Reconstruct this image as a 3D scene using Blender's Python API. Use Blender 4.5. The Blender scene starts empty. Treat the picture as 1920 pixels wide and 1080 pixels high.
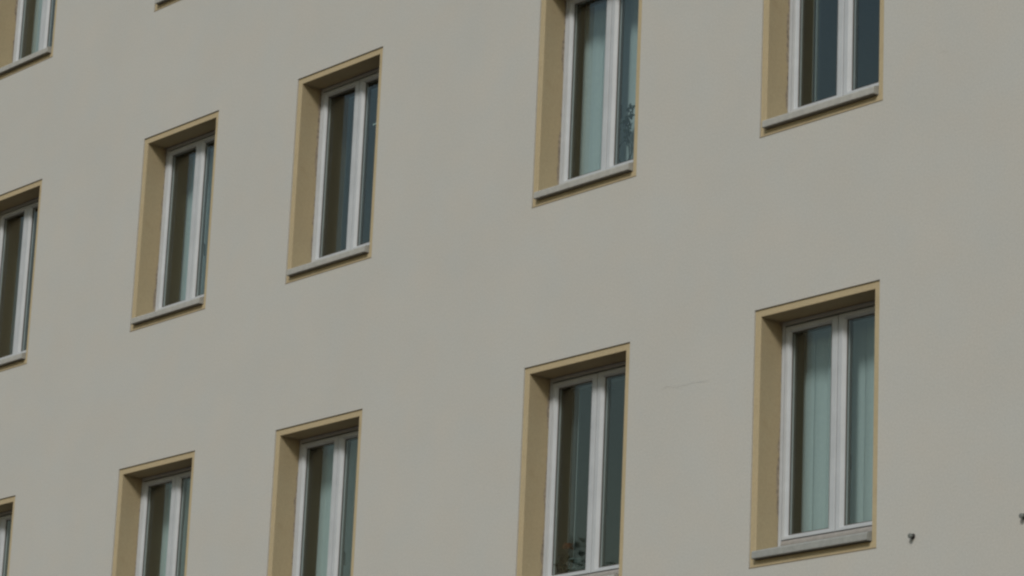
import bpy, bmesh, math, random
from mathutils import Matrix, Vector

S = bpy.context.scene
C = S.collection

# ---------------------------------------------------------------- camera
cam_data = bpy.data.cameras.new('camera')
cam_data.sensor_width = 36.0
cam_data.lens = 113.895
cam_data.clip_start = 0.1
cam_data.clip_end = 5000.0
cam = bpy.data.objects.new('camera', cam_data)
C.objects.link(cam)
R3 = Matrix(((0.6296730, 0.1765963, 0.7565221),
             (0.7757092, -0.1959175, -0.5999096),
             (0.0422741, 0.9645880, -0.2603513)))
cam.matrix_world = Matrix.Translation((23.29203, -16.32006, 1.644515)) @ R3.to_4x4()
S.camera = cam

# ---------------------------------------------------------------- sky, sun, exposure
SUN_EL, SUN_AZ = math.radians(38.5), math.radians(151.0)      # azimuth clockwise from +Y (into the wall)
SKY_STRENGTH, SUN_STRENGTH = 0.055, 1.5
world = bpy.data.worlds.new('World')
S.world = world
world.use_nodes = True
wn = world.node_tree
sky = wn.nodes.new('ShaderNodeTexSky')
sky.sky_type = 'NISHITA'
sky.sun_disc = False
sky.sun_elevation = SUN_EL
sky.sun_rotation = SUN_AZ
sky.air_density = 2.0
sky.dust_density = 1.0
wn.links.new(sky.outputs[0], wn.nodes['Background'].inputs[0])
wn.nodes['Background'].inputs[1].default_value = SKY_STRENGTH

sun_data = bpy.data.lights.new('sun', 'SUN')
sun_data.energy = SUN_STRENGTH
sun_data.angle = math.radians(11.0)
sun_data.color = (1.0, 0.965, 0.91)
sun = bpy.data.objects.new('sun', sun_data)
C.objects.link(sun)
to_sun = Vector((math.sin(SUN_AZ) * math.cos(SUN_EL), math.cos(SUN_AZ) * math.cos(SUN_EL), math.sin(SUN_EL)))
sun.rotation_euler = to_sun.to_track_quat('Z', 'Y').to_euler()
sun.location = (10, -30, 40)

S.view_settings.view_transform = 'Standard'
S.view_settings.look = 'None'
S.view_settings.gamma = 1.0
S.view_settings.use_curve_mapping = False
S.view_settings.exposure = 0.64
S.render.engine = 'CYCLES'
S.cycles.filter_width = 2.4
S.cycles.max_bounces = 10
S.cycles.transparent_max_bounces = 16

# ---------------------------------------------------------------- layout (metres; the wall face is y = 0, ground z = 0)
BASE = 6.0
COLS = {'A': 6.3736, 'B': 3.5894, 'C': 0.0, 'D': -2.6571, 'E': -5.9555, 'F': -8.62}
ROWS = {'L': (BASE, 0.0), 'M': (BASE + 3.3789, 0.0073), 'U': (BASE + 6.7258, 0.0101)}
W, H = 1.335, 2.0                       # outer size of the ochre surround
BORDER = 0.06

# ---------------------------------------------------------------- materials
def new_mat(name):
    m = bpy.data.materials.new(name)
    m.use_nodes = True
    return m, m.node_tree, m.node_tree.nodes['Principled BSDF']

def N(t, kind, **kw):
    n = t.nodes.new(kind)
    for k, v in kw.items():
        setattr(n, k, v)
    return n

def noise(t, vec, scale, detail=4.0, rough=0.55, dist=0.0):
    n = N(t, 'ShaderNodeTexNoise')
    n.inputs['Scale'].default_value = scale
    n.inputs['Detail'].default_value = detail
    n.inputs['Roughness'].default_value = rough
    n.inputs['Distortion'].default_value = dist
    t.links.new(vec, n.inputs['Vector'])
    return n.outputs['Fac']

def ramp(t, fac, a, b, p0=0.3, p1=0.7):
    r = N(t, 'ShaderNodeValToRGB')
    r.color_ramp.elements[0].position = p0
    r.color_ramp.elements[0].color = (*a, 1)
    r.color_ramp.elements[1].position = p1
    r.color_ramp.elements[1].color = (*b, 1)
    t.links.new(fac, r.inputs[0])
    return r.outputs[0]

def mixc(t, mode, fac, a, b):
    m = N(t, 'ShaderNodeMix', data_type='RGBA', blend_type=mode)
    if isinstance(fac, float):
        m.inputs[0].default_value = fac
    else:
        t.links.new(fac, m.inputs[0])
    for sock, v in ((6, a), (7, b)):
        if isinstance(v, tuple):
            m.inputs[sock].default_value = (*v, 1)
        else:
            t.links.new(v, m.inputs[sock])
    return m.outputs[2]

def bump(t, p, height, strength, dist):
    b = N(t, 'ShaderNodeBump')
    b.inputs['Strength'].default_value = strength
    b.inputs['Distance'].default_value = dist
    t.links.new(height, b.inputs['Height'])
    t.links.new(b.outputs[0], p.inputs['Normal'])

def obj_vec(t):
    return N(t, 'ShaderNodeTexCoord').outputs['Object']

def plaster(name, base, big=0.022, fine=0.085, fine_scale=70.0, relief=0.35, dirt=None):
    m, t, p = new_mat(name)
    v = obj_vec(t)
    def sc(k):
        return tuple(min(1.0, c * k) for c in base)
    col = ramp(t, noise(t, v, 0.8, 7, 0.68, 0.0), sc(1 - big), sc(1 + big), 0.3, 0.7)
    warm = ramp(t, noise(t, v, 2.3, 3, 0.5), (1.012, 1.0, 0.985), (0.985, 1.0, 1.01), 0.35, 0.65)
    col = mixc(t, 'MULTIPLY', 1.0, col, warm)
    g = ramp(t, noise(t, v, fine_scale, 3, 0.65), (1 - fine,) * 3, (1 + fine,) * 3, 0.3, 0.7)
    col = mixc(t, 'MULTIPLY', 1.0, col, g)
    if dirt:
        mask = ramp(t, noise(t, v, 3.2, 6, 0.7, 0.6), (0, 0, 0), (1, 1, 1), 0.55, 0.8)
        col = mixc(t, 'MIX', mask, col, dirt)
    t.links.new(col, p.inputs['Base Color'])
    p.inputs['Roughness'].default_value = 0.92
    p.inputs['Specular IOR Level'].default_value = 0.25
    bump(t, p, noise(t, v, 110.0, 4, 0.7), relief, 0.004)
    return m

M = {}
M['wall'] = plaster('grey_plaster', (0.406, 0.399, 0.373))
M['ochre'] = plaster('ochre_plaster', (0.370, 0.303, 0.190), big=0.06, fine=0.06, fine_scale=55.0, dirt=(0.30, 0.235, 0.138))
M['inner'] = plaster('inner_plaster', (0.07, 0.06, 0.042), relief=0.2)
M['room'] = plaster('room_paint', (0.36, 0.35, 0.33), relief=0.1)
M['crack'] = plaster('crack_shade', (0.388, 0.379, 0.354))
M['edge_line'] = plaster('lower_edge_line', (0.20, 0.165, 0.115))

def simple(name, base, rough=0.5, var=0.08, scale=14.0, metallic=0.0, spec=0.4, relief=0.0):
    m, t, p = new_mat(name)
    v = obj_vec(t)
    a = tuple(c * (1 - var) for c in base)
    b = tuple(min(1, c * (1 + var)) for c in base)
    t.links.new(ramp(t, noise(t, v, scale, 5, 0.65), a, b), p.inputs['Base Color'])
    p.inputs['Roughness'].default_value = rough
    p.inputs['Metallic'].default_value = metallic
    p.inputs['Specular IOR Level'].default_value = spec
    if relief:
        bump(t, p, noise(t, v, scale * 8, 3, 0.6), relief, 0.003)
    return m

M['frame'] = simple('white_frame_plastic', (0.382, 0.402, 0.422), 0.42, 0.07, 6.0)
M['rail'] = simple('grey_weather_rail', (0.25, 0.235, 0.22), 0.55, 0.15, 18.0)
M['sill_pale'] = simple('pale_sill_stone', (0.315, 0.312, 0.288), 0.75, 0.12, 22.0, relief=0.2)
M['sill_grey'] = simple('grey_sill_stone', (0.25, 0.256, 0.243), 0.75, 0.12, 22.0, relief=0.2)
M['gasket'] = simple('dark_gasket', (0.075, 0.062, 0.05), 0.7)
M['seal'] = simple('old_sealant', (0.27, 0.225, 0.17), 0.9, 0.45, 40.0)
M['blind'] = simple('blind_fabric', (0.345, 0.37, 0.395), 0.85, 0.04, 30.0, spec=0.2)
M['metal'] = simple('dark_metal', (0.045, 0.042, 0.04), 0.5, 0.3, 60.0, metallic=0.4)
M['bolt'] = simple('weathered_cap', (0.13, 0.14, 0.13), 0.6, 0.3, 60.0)
M['handle'] = simple('handle_grey', (0.10, 0.10, 0.10), 0.4)
M['leaf'] = simple('dark_leaf', (0.014, 0.019, 0.011), 0.85, 0.4, 30.0, spec=0.1)
M['stem'] = simple('plant_stem', (0.02, 0.022, 0.015), 0.8)
M['petal'] = simple('orange_petal', (0.36, 0.13, 0.06), 0.7, 0.2, 60.0)
M['pot'] = simple('blue_grey_pot', (0.075, 0.095, 0.10), 0.5, 0.1)
M['pot2'] = simple('brown_pot', (0.10, 0.055, 0.035), 0.6, 0.1)
M['asphalt'] = simple('asphalt', (0.055, 0.046, 0.038), 0.9, 0.25, 3.0, relief=0.4)
M['paving'] = simple('paving', (0.11, 0.075, 0.055), 0.9, 0.2, 2.0, relief=0.3)
M['roof'] = simple('roof_felt', (0.08, 0.075, 0.07), 0.9, 0.2, 4.0)
M['smudge'] = simple('pale_sticker', (0.30, 0.33, 0.33), 0.7)

def glass():
    m = bpy.data.materials.new('window_glass')
    m.use_nodes = True
    t = m.node_tree
    t.nodes.clear()
    out = N(t, 'ShaderNodeOutputMaterial')
    tr = N(t, 'ShaderNodeBsdfTransparent')
    tr.inputs[0].default_value = (0.885, 0.942, 0.926, 1)
    gl = N(t, 'ShaderNodeBsdfGlossy')
    gl.inputs['Roughness'].default_value = 0.015
    gl.inputs['Color'].default_value = (0.95, 0.98, 1.0, 1)
    lw = N(t, 'ShaderNodeLayerWeight')
    lw.inputs[0].default_value = 0.5
    pw = N(t, 'ShaderNodeMath', operation='POWER')
    pw.inputs[1].default_value = 4.0
    t.links.new(lw.outputs['Facing'], pw.inputs[0])
    ma = N(t, 'ShaderNodeMath', operation='MULTIPLY_ADD', use_clamp=True)
    ma.inputs[1].default_value = 0.85
    ma.inputs[2].default_value = 0.056
    t.links.new(pw.outputs[0], ma.inputs[0])
    # a very slight waviness of the sheet
    b = N(t, 'ShaderNodeBump')
    b.inputs['Strength'].default_value = 0.12
    b.inputs['Distance'].default_value = 0.004
    t.links.new(noise(t, obj_vec(t), 2.2, 1, 0.4), b.inputs['Height'])
    t.links.new(b.outputs[0], gl.inputs['Normal'])
    mx = N(t, 'ShaderNodeMixShader')
    t.links.new(ma.outputs[0], mx.inputs[0])
    t.links.new(tr.outputs[0], mx.inputs[1])
    t.links.new(gl.outputs[0], mx.inputs[2])
    t.links.new(mx.outputs[0], out.inputs[0])
    return m
M['glass'] = glass()

# ---------------------------------------------------------------- mesh helpers
class MB:
    def __init__(self):
        self.v, self.f = [], []
    def add(self, vs, fs):
        k = len(self.v)
        self.v += [tuple(p) for p in vs]
        self.f += [tuple(i + k for i in f) for f in fs]
        return self
    def box(self, x0, x1, y0, y1, z0, z1):
        return self.add([(x0, y0, z0), (x1, y0, z0), (x1, y1, z0), (x0, y1, z0),
                         (x0, y0, z1), (x1, y0, z1), (x1, y1, z1), (x0, y1, z1)],
                        [(0, 3, 2, 1), (4, 5, 6, 7), (0, 1, 5, 4), (1, 2, 6, 5), (2, 3, 7, 6), (3, 0, 4, 7)])
    def ring(self, x0, x1, z0, z1, widths, prof, closed=True):
        """sweep a profile of (t, y) round a rectangle; t runs from the outer edge (0) to the inner edge (1)"""
        l, r, b, tp = widths
        vs, fs = [], []
        for t, y in prof:
            vs += [(x0 + l * t, y, z0 + b * t), (x1 - r * t, y, z0 + b * t),
                   (x1 - r * t, y, z1 - tp * t), (x0 + l * t, y, z1 - tp * t)]
        n = len(prof)
        for i in range(n if closed else n - 1):
            j = (i + 1) % n
            for k in range(4):
                q = (k + 1) % 4
                fs.append((i * 4 + k, i * 4 + q, j * 4 + q, j * 4 + k))
        return self.add(vs, fs)
    def prism_x(self, poly, x0, x1):
        """extrude a (y, z) polygon along x"""
        n = len(poly)
        vs = [(x0, y, z) for y, z in poly] + [(x1, y, z) for y, z in poly]
        fs = [tuple(range(n)), tuple(range(2 * n - 1, n - 1, -1))]
        for i in range(n):
            j = (i + 1) % n
            fs.append((i, i + n, j + n, j))
        return self.add(vs, fs)
    def tube(self, pts, rad, n=8):
        pts = [Vector(p) for p in pts]
        rings = []
        for i, p in enumerate(pts):
            d = (pts[min(i + 1, len(pts) - 1)] - pts[max(i - 1, 0)]).normalized()
            a = d.orthogonal().normalized()
            b = d.cross(a)
            r = rad[i] if isinstance(rad, (list, tuple)) else rad
            rings.append([p + r * (math.cos(2 * math.pi * k / n) * a + math.sin(2 * math.pi * k / n) * b) for k in range(n)])
        vs = [q for rg in rings for q in rg]
        fs = [(i * n + k, i * n + (k + 1) % n, (i + 1) * n + (k + 1) % n, (i + 1) * n + k)
              for i in range(len(rings) - 1) for k in range(n)]
        fs += [tuple(range(n - 1, -1, -1)), tuple(range((len(rings) - 1) * n, len(rings) * n))]
        return self.add(vs, fs)
    def lathe(self, c, prof, n=20):
        vs, fs = [], []
        for r, z in prof:
            vs += [(c[0] + r * math.cos(2 * math.pi * k / n), c[1] + r * math.sin(2 * math.pi * k / n), c[2] + z) for k in range(n)]
        for i in range(len(prof) - 1):
            fs += [(i * n + k, i * n + (k + 1) % n, (i + 1) * n + (k + 1) % n, (i + 1) * n + k) for k in range(n)]
        fs += [tuple(range(n - 1, -1, -1)), tuple(range((len(prof) - 1) * n, len(prof) * n))]
        return self.add(vs, fs)
    def leaf(self, p, d, up, length, width, droop=0.25):
        p, d, up = Vector(p), Vector(d).normalized(), Vector(up)
        s = d.cross(up).normalized()
        u = s.cross(d).normalized()
        vs = []
        for t, w, h in ((0, .08, 0), (.3, .9, .10), (.65, .8, .05), (1, .05, -droop)):
            c = p + d * (t * length) + u * (h * length)
            vs += [c - s * (w * width / 2) + u * (.06 * length), c, c + s * (w * width / 2) + u * (.06 * length)]
        fs = []
        for i in range(3):
            for k in range(2):
                a = i * 3 + k
                fs.append((a, a + 1, a + 4, a + 3))
        return self.add(vs, fs)
    def mesh(self, name, mat, smooth=False):
        me = bpy.data.meshes.new(name)
        me.from_pydata(self.v, [], self.f)
        bm = bmesh.new()
        bm.from_mesh(me)
        bmesh.ops.recalc_face_normals(bm, faces=bm.faces)
        bm.to_mesh(me)
        bm.free()
        if smooth:
            for pl in me.polygons:
                pl.use_smooth = True
        me.materials.append(mat)
        return me
    def build(self, name, mat, parent=None, loc=None, smooth=False):
        return link(name, self.mesh(name, mat, smooth), parent, loc)

def link(name, data, parent=None, loc=None):
    o = bpy.data.objects.new(name, data)
    C.objects.link(o)
    if parent:
        o.parent = parent
    if loc:
        o.location = loc
    return o

def tag(o, label=None, cat=None, group=None, kind=None):
    for k, v in (('label', label), ('category', cat), ('group', group), ('kind', kind)):
        if v:
            o[k] = v
    return o

# ---------------------------------------------------------------- ground
g = MB().add([(-1500, -1500, 0), (1500, -1500, 0), (1500, 1500, 0), (-1500, 1500, 0)], [(0, 1, 2, 3)])
tag(g.build('ground', M['asphalt']), kind='structure')
pv = MB()
pv.prism_x([(-4.0, -0.05), (-4.0, 0.10), (-3.98, 0.12), (0.2, 0.14), (0.2, -0.05)], -30, 30)
tag(pv.build('pavement', M['paving']), kind='structure')

# ---------------------------------------------------------------- building
X0, X1, Y1, ZT = -15.0, 12.0, 11.0, 16.4
WIN = [('A', 'L'), ('A', 'M'), ('B', 'L'), ('B', 'M'), ('C', 'L'), ('C', 'M'), ('D', 'L'), ('D', 'M'), ('D', 'U'),
       ('E', 'L'), ('E', 'M'), ('E', 'U'), ('C', 'U'), ('F', 'L'), ('F', 'M'), ('F', 'U')]
def corner(c, r):
    z, dx = ROWS[r]
    return COLS[c] + dx - W / 2, z

building = tag(link('building', None), 'grey plastered building with recessed white windows in ochre painted surrounds', 'building')

# front wall with openings
holes = [(corner(c, r)[0], corner(c, r)[0] + W, corner(c, r)[1], corner(c, r)[1] + H) for c, r in WIN]
xs = sorted({X0, X1, *[h[0] for h in holes], *[h[1] for h in holes]})
zs = sorted({0.02, ZT, *[h[2] for h in holes], *[h[3] for h in holes]})
TH = 0.56
bm = bmesh.new()
cache = {}
def vert(x, y, z):
    k = (round(x, 5), round(y, 5), round(z, 5))
    if k not in cache:
        cache[k] = bm.verts.new((x, y, z))
    return cache[k]
def inside(x, z):
    return any(h[0] < x < h[1] and h[2] < z < h[3] for h in holes)
solid = {(i, j): not inside((xs[i] + xs[i + 1]) / 2, (zs[j] + zs[j + 1]) / 2) for i in range(len(xs) - 1) for j in range(len(zs) - 1)}
def quad(*p):
    bm.faces.new([vert(*q) for q in p])
for (i, j), s in solid.items():
    if not s:
        continue
    a, b, c, d = xs[i], xs[i + 1], zs[j], zs[j + 1]
    quad((a, 0, c), (b, 0, c), (b, 0, d), (a, 0, d))
    quad((a, TH, c), (a, TH, d), (b, TH, d), (b, TH, c))
    if not solid.get((i - 1, j), False):
        quad((a, 0, c), (a, 0, d), (a, TH, d), (a, TH, c))
    if not solid.get((i + 1, j), False):
        quad((b, 0, c), (b, TH, c), (b, TH, d), (b, 0, d))
    if not solid.get((i, j - 1), False):
        quad((a, 0, c), (a, TH, c), (b, TH, c), (b, 0, c))
    if not solid.get((i, j + 1), False):
        quad((a, 0, d), (b, 0, d), (b, TH, d), (a, TH, d))
bmesh.ops.recalc_face_normals(bm, faces=bm.faces)
me = bpy.data.meshes.new('wall')
bm.to_mesh(me)
bm.free()
me.materials.append(M['wall'])
link('wall', me, building)

# the other sides, floors, inner partitions, roof
MB().box(X0, X0 + TH, TH + .002, Y1, 0.02, ZT).build('side_wall', M['wall'], building)
MB().box(X1 - TH, X1, TH + .002, Y1, 0.02, ZT).build('side_wall', M['wall'], building)
MB().box(X0 + TH + .002, X1 - TH - .002, Y1 - TH, Y1, 0.02, ZT).build('rear_wall', M['wall'], building)
for z in (1.77, 5.15, 8.53, 11.88):
    MB().box(X0 + TH, X1 - TH, TH + .003, Y1 - TH, z - 0.22, z).build('floor_slab', M['room'], building)
MB().box(X0 + TH, X1 - TH, 5.0, 5.15, 0.1, ZT - .25).build('partition_wall', M['room'], building)
for x in (4.98, 1.9, -1.35, -4.3, -7.3, -10.5):
    MB().box(x - .06, x + .06, TH + .003, 4.998, 0.1, ZT - .25).build('partition_wall', M['room'], building)
rf = MB()
rf.box(X0 - .25, X1 + .25, -.25, Y1 + .25, ZT + .002, ZT + .28)
roof = rf.build('roof', M['roof'], building)
MB().box(X0 - .35, X1 + .35, -.35, -.252, ZT + .12, ZT + .30).build('gutter', M['rail'], roof)

# ---------------------------------------------------------------- windows (local x from the surround's left edge, z from its bottom)
O0, O1, OZ0, OZ1 = BORDER, W - BORDER, 0.06, H - BORDER      # the opening
MEET = 0.6735
def shared_meshes():
    d = {}
    # ochre border and outer reveal, set 12 mm back from the grey plaster
    k = BORDER + .004
    d['surround'] = MB().ring(-.004, W + .004, -.004, H + .004, (k,) * 4,
        [(0, .012), (.93, .012), (.98, .0135), (1, .018), (1, .31), (0, .31)]).mesh('surround', M['ochre'])
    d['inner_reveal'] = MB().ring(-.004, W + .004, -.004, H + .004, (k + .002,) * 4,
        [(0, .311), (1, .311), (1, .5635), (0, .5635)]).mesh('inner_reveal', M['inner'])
    d['frame'] = MB().ring(O0 - .003, O1 + .003, .175, OZ1 + .003, (.048, .048, .062, .052),
        [(0, .236), (.60, .236), (.66, .2385), (.66, .268), (1, .262), (1, .305), (0, .305)]).mesh('frame', M['frame'])
    def sash(x0, x1, wl, wr):
        return MB().ring(x0, x1, .240, 1.892, (wl, wr, .035, .043),
            [(0, .232), (.05, .2285), (.62, .2285), (.70, .232), (.94, .247), (1, .252), (1, .299), (0, .299)])
    d['sash_l'] = sash(.1025, MEET - .0035, .0525, .0865).mesh('sash', M['frame'])
    d['sash_r'] = sash(MEET + .0035, 1.2325, .0695, .0525).mesh('sash', M['frame'])
    d['astragal'] = MB().box(MEET - .012, MEET + .012, .250, .3045, .245, 1.888).mesh('meeting_rebate', M['gasket'])
    gl, gr = (.155, .5835), (.7465, 1.180)
    for n, (a, b) in (('pane_l', gl), ('pane_r', gr)):
        d[n] = MB().box(a - .006, b + .006, .2600, .2840, .269, 1.855).mesh('pane', M['glass'])
        d['gasket_' + n[-1]] = MB().ring(a - .004, b + .004, .271, 1.853, (.011,) * 4,
            [(0, .2545), (1, .2565), (1, .2596), (0, .2596)]).ring(a - .004, b + .004, .271, 1.853, (.009,) * 4,
            [(0, .2846), (1, .2846), (1, .3065), (0, .3065)]).mesh('gasket', M['gasket'])
    d['rail'] = MB().prism_x([(.221, .196), (.221, .213), (.2275, .228), (.2355, .234), (.2355, .190), (.228, .190)], O0 + .046, O1 - .046).mesh('weather_rail', M['rail'])
    sill = [(.2355, .187), (.2355, .196), (-.026, .1225), (-.035, .113), (-.035, .070), (-.031, .064), (-.012, .064), (-.008, .070), (-.002, .064), (.150, .062), (.150, .120)]
    sill = [(.2355, .198), (-.027, .1235), (-.035, .114), (-.035, .069), (-.031, .064), (-.015, .064), (-.012, .070), (-.008, .064), (.2355, .064)]
    for n, mt in (('sill_pale', 'sill_pale'), ('sill_grey', 'sill_grey')):
        d[n] = MB().prism_x(sill, O0 + .002, O1 - .002).mesh('sill', M[mt])
    d['edge_line'] = MB().box(.001, W - .001, -.002, .010, .0005, .0085).mesh('lower_edge_line', M['edge_line'])  # thin brown-grey strip drawing a dark line along the surround's bottom edge
    h = MB().box(MEET + .012, MEET + .040, .3005, .312, .80, .87)
    h.tube([(MEET + .026, .312, .845), (MEET + .026, .345, .845), (MEET + .028, .352, .835), (MEET + .034, .352, .72)], [.009, .009, .010, .008], 8)
    d['handle'] = h.mesh('handle', M['handle'])
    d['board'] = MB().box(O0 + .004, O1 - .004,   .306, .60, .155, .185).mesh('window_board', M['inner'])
    return d
SM = shared_meshes()

def sealant(seed):
    """flaking brown joint where the outer reveal meets the frame"""
    rnd = random.Random(seed)
    mb = MB()
    pts, w = [], .006
    z = .20
    vs, fs = [], []
    n = 0
    while z < OZ1 - .004:                          # up the left reveal
        w = max(.002, min(.030, w + rnd.uniform(-.011, .011)))
        vs += [(O0 + .0015, .2365, z), (O0 + .0015, .2365 - w, z)]
        n += 1
        z += rnd.uniform(.012, .035)
    vs += [(O0 + .0015, .2365, OZ1 - .0015), (O0 + .0015, .2365 - w, OZ1 - .0015)]
    n += 1
    x = O0 + .02
    while x < O1:
        w = max(.002, min(.026, w + rnd.uniform(-.009, .009)))
        vs += [(x, .2365, OZ1 - .0015), (x, .2365 - w, OZ1 - .0015)]
        n += 1
        x += rnd.uniform(.012, .035)
    fs = [(2 * i, 2 * i + 1, 2 * i + 3, 2 * i + 2) for i in range(n - 1)]
    return mb.add(vs, fs)

WLAB = {('A', 'L'): 'window showing its grey lower rail above a grey sill', ('B', 'M'): 'window with a hoop plant behind its right pane',
        ('B', 'L'): 'window with dark potted plants behind its left pane', ('A', 'M'): 'dark window without lowered blind, far right column'}
for i, (c, r) in enumerate(WIN):
    x, z = corner(c, r)
    w = link('window', SM['frame'], building, (x, 0, z))
    if (c, r) in WLAB:
        w['label'] = WLAB[(c, r)]
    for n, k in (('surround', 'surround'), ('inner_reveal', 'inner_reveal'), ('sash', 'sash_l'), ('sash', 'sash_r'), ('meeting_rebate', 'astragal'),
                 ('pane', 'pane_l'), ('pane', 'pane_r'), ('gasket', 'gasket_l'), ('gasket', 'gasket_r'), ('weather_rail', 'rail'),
                 ('sill', 'sill_grey' if (c, r) in (('A', 'L'), ('C', 'L')) else 'sill_pale'), ('lower_edge_line', 'edge_line'), ('handle', 'handle'), ('window_board', 'board')):
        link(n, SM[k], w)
    sealant(50 + i).build('sealant', M['seal'], w)

# faint plaster cracks
def crack(pts, wd, seed):
    rnd = random.Random(seed)
    vs, out = [], []
    for (xa, za), (xb, zb) in zip(pts, pts[1:]):
        k = max(2, int(math.hypot(xb - xa, zb - za) / .02))
        for q in range(k):
            t = q / k
            out.append((xa + (xb - xa) * t, za + (zb - za) * t + rnd.uniform(-.004, .004)))
    out.append(pts[-1])
    n = len(out)
    for q, (x, z) in enumerate(out):
        h = wd * rnd.uniform(.2, 1) * (0.2 if q in (0, n - 1) else 1)
        vs += [(x, -.0012, z - h), (x, -.0012, z + h)]
    return MB().add(vs, [(2 * q, 2 * q + 2, 2 * q + 3, 2 * q + 1) for q in range(n - 1)])
ax = corner('A', 'L')[0]
crack([(ax - 1.05, BASE + 1.545), (ax - .98, BASE + 1.56), (ax - .88, BASE + 1.535), (ax - .70, BASE + 1.54), (ax - .50, BASE + 1.53)], .0032, 3).build('crack', M['crack'], building)
crack([(7.62, BASE + 3.62), (7.72, BASE + 3.605)], .0025, 4).build('crack', M['crack'], building)

# ---------------------------------------------------------------- vertical blinds
def slat_mesh(z0, z1):
    vs, fs = [], []
    wd, n = .127, 4
    for k in range(n + 1):
        u = (k / n - .5)
        y = .010 * (1 - (2 * u) ** 2)
        vs += [(u * wd, -y, z0), (u * wd, -y, z1)]
    fs = [(2 * k, 2 * k + 2, 2 * k + 3, 2 * k + 1) for k in range(n)]
    back = [(a, b + .0012, c) for a, b, c in vs]
    m = len(vs)
    fs += [tuple(i + m for i in reversed(f)) for f in fs]
    fs += [(0, 1, m + 1, m), (m - 2, 2 * m - 2, 2 * m - 1, m - 1)]
    return MB().add(vs + back, fs).mesh('slat', M['blind'])
SLAT = slat_mesh(.215, 1.880)
RAIL = MB().box(O0 + .010, O1 - .010, .450, .490, 1.882, 1.922).mesh('headrail', M['frame'])
BY = .468
def blind(c, r, label, tilt=9.0, stacked=0, seed=0, dy=0.0, pitch=.1195):
    rnd = random.Random(seed)
    x, z = corner(c, r)
    b = tag(link('vertical_blind', None, None, (x, 0, z)), label, 'blind', 'vertical blinds hanging behind the windows')
    link('headrail', RAIL, b, (0, dy, 0))
    if stacked:
        xs_ = [O0 + .046 + .024 * k for k in range(stacked)]
        an = [-50 + rnd.uniform(-5, 5) for _ in xs_]
    else:
        xs_ = [O0 + .070 + pitch * k for k in range(10) if O0 + .070 + pitch * k < O1 - .05]
        an = [tilt + rnd.uniform(-9, 9) for _ in xs_]
    for k, (sx, a) in enumerate(zip(xs_, an)):
        s = link('slat', SLAT, b, (sx, BY + dy + (.0 if stacked else rnd.uniform(-.002, .002)), 0))
        s.rotation_euler.z = math.radians(a)
    return b
blind('A', 'L', 'pale vertical blind, closed, behind the lowest right window with a grey sill', 3, 0, 1, 0.0, .134)
blind('B', 'M', 'pale teal vertical blind behind the window with a hoop plant', 12, 0, 2)
blind('C', 'L', 'vertical blind behind the lower window left of the potted plant window', 10, 0, 3, .03)
blind('D', 'M', 'vertical blind in the window directly left of the dark upper middle window', 10, 0, 4, .055)
blind('D', 'L', 'vertical blind in the bottom window second from the left edge', 12, 0, 5, .055)
blind('E', 'U', 'vertical blind in the window cut by the top left corner', 10, 0, 6)
blind('E', 'L', 'vertical blind in the window cut by the bottom left corner', 10, 0, 7)
blind('A', 'M', 'vertical blind pushed aside in the dark upper right window', 0, 3, 8)
blind('B', 'L', 'vertical blind pushed aside behind the window with potted plants', 0, 4, 9)

# ---------------------------------------------------------------- plants behind the panes
bx, bz = corner('B', 'L')
board = bz + .1855
def bushy(name, loc, label, pot_m, pot_c, pot_r, pot_h, n, spread, hgt, seed, flower=None):
    """pot, soil stems and a crown of bent leaves; returns the Empty"""
    rnd = random.Random(seed)
    p = tag(link(name, None, None, loc), label, 'plant')
    MB().lathe((pot_c, 0, .001), [(pot_r * .72, 0), (pot_r * .85, pot_h * .5), (pot_r * .97, pot_h * .96), (pot_r * 1.06, pot_h * .96), (pot_r * 1.06, pot_h), (pot_r * .95, pot_h), (pot_r * .9, pot_h * .9)]).build('pot', M[pot_m], p)
    lf, st = MB(), MB()
    for k in range(n):
        a, e = rnd.uniform(0, 2 * math.pi), rnd.uniform(-.5, .9)
        rr = spread * math.sqrt(rnd.random())
        px, py = rr * math.cos(a), max(-.085, min(.16, rr * math.sin(a) * .6))
        pz = .03 + (hgt - .03) * rnd.random() * (1 - .55 * (rr / spread) ** 2)
        lf.leaf((px, py, pz), (math.cos(a), math.sin(a) * .5, e), (0, 0, 1), rnd.uniform(.05, .095), rnd.uniform(.03, .055), .3)
        if k % 6 == 0:
            st.tube([(pot_c, 0, pot_h * .85), (px * .5 + pot_c * .5, py * .5, pz * .6 + .03), (px, py, pz)], [.003, .0025, .0015], 5)
    lf.build('foliage', M['leaf'], p)
    if flower:
        st.tube([(pot_c, 0, pot_h * .85), ((pot_c + flower[0]) / 2, flower[1], flower[2] * .65), flower], [.004, .003, .0025], 6)
        fl = MB()
        for k in range(18):
            a = k * 2.4
            fl.leaf((flower[0] + .012 * math.cos(k), flower[1], flower[2] - .01 + .010 * (k % 3)), (math.cos(a), math.sin(a), .30 + .25 * (k % 3)), (0, 0, 1), .052, .032)
        fl.build('flower', M['petal'], p)
    st.build('stem', M['stem'], p)
    return p
bushy('potted_plant', (bx + .17, .40, board), 'dark leafy potted plant with orange blossom behind lower left pane', 'pot2', 0, .062, .10, 150, .17, .27, 11, (.03, -.02, .335))
bushy('potted_plant', (bx + .42, .405, board), 'low dark plant in blue grey pot behind lower left pane', 'pot', -.15, .055, .235, 110, .15, .21, 12)
bushy('potted_plant', (bx + .86, .405, board), 'low dark plant in the lower right corner of the potted plant window', 'pot2', 0, .055, .08, 90, .20, .13, 13)

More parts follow.
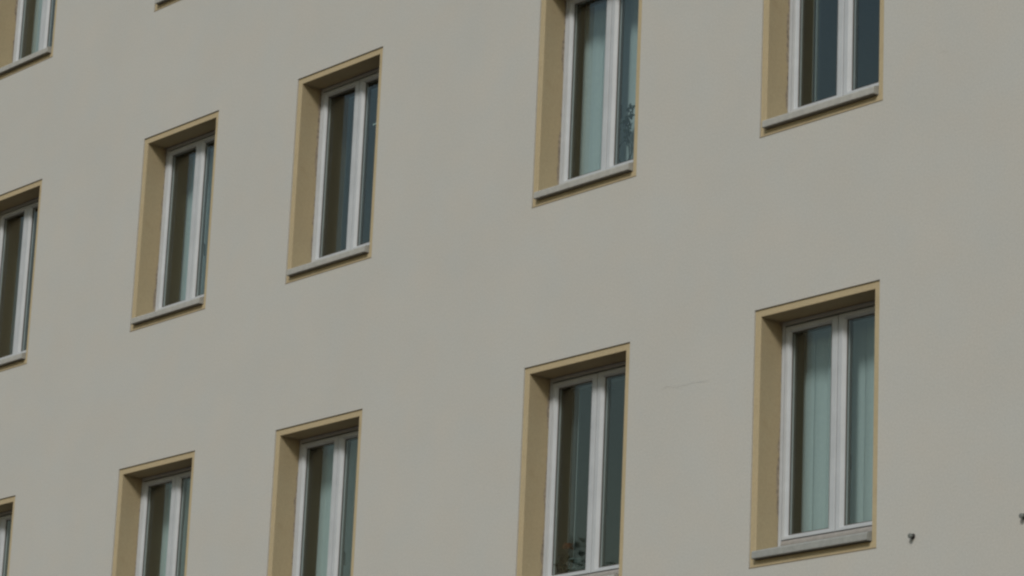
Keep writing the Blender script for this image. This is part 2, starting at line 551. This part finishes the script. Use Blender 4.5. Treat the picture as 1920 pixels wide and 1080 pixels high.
bx, bz = corner('B', 'M')
p = tag(link('hoop_plant', None, None, (bx + .795, .330, bz + .1855)), 'climbing plant on thin wire hoop behind right pane', 'plant')
MB().lathe((.03, .03, .001), [(.040, 0), (.050, .05), (.055, .10), (.058, .102), (.052, .104)]).build('pot', M['pot'], p)
hoop = [(.0 + .088 * math.cos(a), 0, .218 + .098 * math.sin(a)) for a in [(-.42 + 2 * k / 30) * math.pi for k in range(31)]]
MB().tube(hoop, .0055, 6).build('hoop', M['stem'], p)
MB().tube([(.03, .03, .10), (.03, .015, .3), (.0, -.005, .42), (.03, 0, .60)], [.006, .005, .004, .003], 6).build('stem', M['stem'], p)
rnd = random.Random(5)
lf = MB()
for cx, cz, n_, sp in ((.045, .345, 10, .035), (.03, .40, 9, .03), (.0, .475, 12, .04), (.045, .51, 9, .03), (-.075, .475, 5, .020), (.05, .58, 9, .028)):
    for k in range(n_):
        a = rnd.uniform(0, 2 * math.pi)
        lf.leaf((cx + rnd.uniform(-sp, sp), rnd.uniform(-.015, .02), cz + rnd.uniform(-sp, sp) * .8), (math.cos(a), rnd.uniform(-.3, .3), math.sin(a)), (0, -1, .2), rnd.uniform(.035, .06), rnd.uniform(.022, .036))
lf.build('foliage', M['leaf'], p)

# small pale smear of paper behind the right pane of the dark upper middle window
x, z = corner('C', 'M')
st = MB().box(.845, .905, .2845, .2853, 1.418, 1.434).build('sticker', M['smudge'], None, (x, 0, z))
tag(st, 'small pale strip on the right pane of the dark upper middle window', 'sticker')

# ---------------------------------------------------------------- trees across the street (behind the camera's left; they mirror low in the glass)
M['tree_leaf'] = simple('tree_leaf', (0.055, 0.075, 0.03), 0.6, 0.4, 0.8)
M['bark'] = simple('bark', (0.09, 0.07, 0.055), 0.9, 0.3, 8.0, relief=0.4)
def tree(x, y, top, rad, label, seed):
    rnd = random.Random(seed)
    t = tag(link('street_tree', None, None, (x, y, 0)), label, 'tree', 'trees across the street')
    tr = MB().tube([(0, 0, -.1), (.05, .03, 2.2), (-.05, .08, 5.0), (.1, 0, top * .62)], [.30, .22, .17, .08], 10)
    tips = []
    for k in range(11):
        a = k * 2.4 + rnd.uniform(-.3, .3)
        z0 = top * rnd.uniform(.28, .55)
        l = rad * rnd.uniform(.6, .95)
        e = (math.cos(a) * l, math.sin(a) * l, z0 + top * rnd.uniform(.10, .28))
        tr.tube([(0, 0, z0), (e[0] * .5, e[1] * .5, z0 * .5 + e[2] * .5 + .2), e], [.09, .06, .02], 6)
    tr.build('trunk', M['bark'], t)
    lf = MB()
    zc, hz = top * .66, top * .33
    clumps = []
    for k in range(64):
        while True:
            u = Vector((rnd.uniform(-1, 1), rnd.uniform(-1, 1), rnd.uniform(-1, 1)))
            if .25 < u.length < 1:
                break
        clumps.append((Vector((u.x * rad, u.y * rad, zc + u.z * hz * .93)), rnd.uniform(.6, 1.15)))
    for c, cr in clumps:
        for k in range(62):
            d = Vector((rnd.gauss(0, 1), rnd.gauss(0, 1), rnd.gauss(0, 1))).normalized()
            p_ = c + d * cr * rnd.uniform(.5, 1)
            if p_.z > top:
                p_.z = top - rnd.uniform(0, .3)
            w_ = Vector((rnd.gauss(0, 1), rnd.gauss(0, 1), rnd.gauss(0, .5))).normalized()
            s_ = w_.cross(d).normalized() if abs(w_.dot(d)) < .95 else w_.orthogonal()
            L_ = rnd.uniform(.14, .26)
            lf.add([p_, p_ + w_ * L_ * .5 + s_ * L_ * .3, p_ + w_ * L_, p_ + w_ * L_ * .5 - s_ * L_ * .3], [(0, 1, 2, 3)])
    lf.build('crown', M['tree_leaf'], t)
tree(-31.3, -28.6, 15.75, 3.2, 'tall broad leafy tree standing across the street', 21)
tree(-26.2, -33.0, 13.3, 2.6, 'smaller leafy tree across the street, nearer the facade end', 22)
tree(-37.5, -27.5, 13.2, 2.8, 'smaller leafy tree across the street, farther from the camera', 23)

# ---------------------------------------------------------------- wall bolts
def bolt(x, z, label):
    h = tag(link('wall_bolt', None, None, (x, 0, z)), label, 'bolt', 'capped metal bolts in the bare plaster')
    MB().tube([(0, .012, 0), (0, -.003, 0), (0, -.006, 0)], [.021, .021, .018], 16).build('washer', M['metal'], h)
    MB().tube([(0, -.004, 0), (0, -.026, 0)], [.013, .0125], 12).build('shank', M['metal'], h)
    MB().tube([(0, -.022, 0), (0, -.024, 0), (0, -.038, -.001), (0, -.041, -.001)], [.018, .0205, .0195, .016], 6).build('cap_nut', M['bolt'], h)
bolt(corner('A', 'L')[0] + 1.700, BASE + .043, 'dark capped bolt in bare plaster right of the lowest right window')
bolt(corner('A', 'L')[0] + 2.752, BASE + .055, 'dark capped bolt cut by the right edge of the picture')
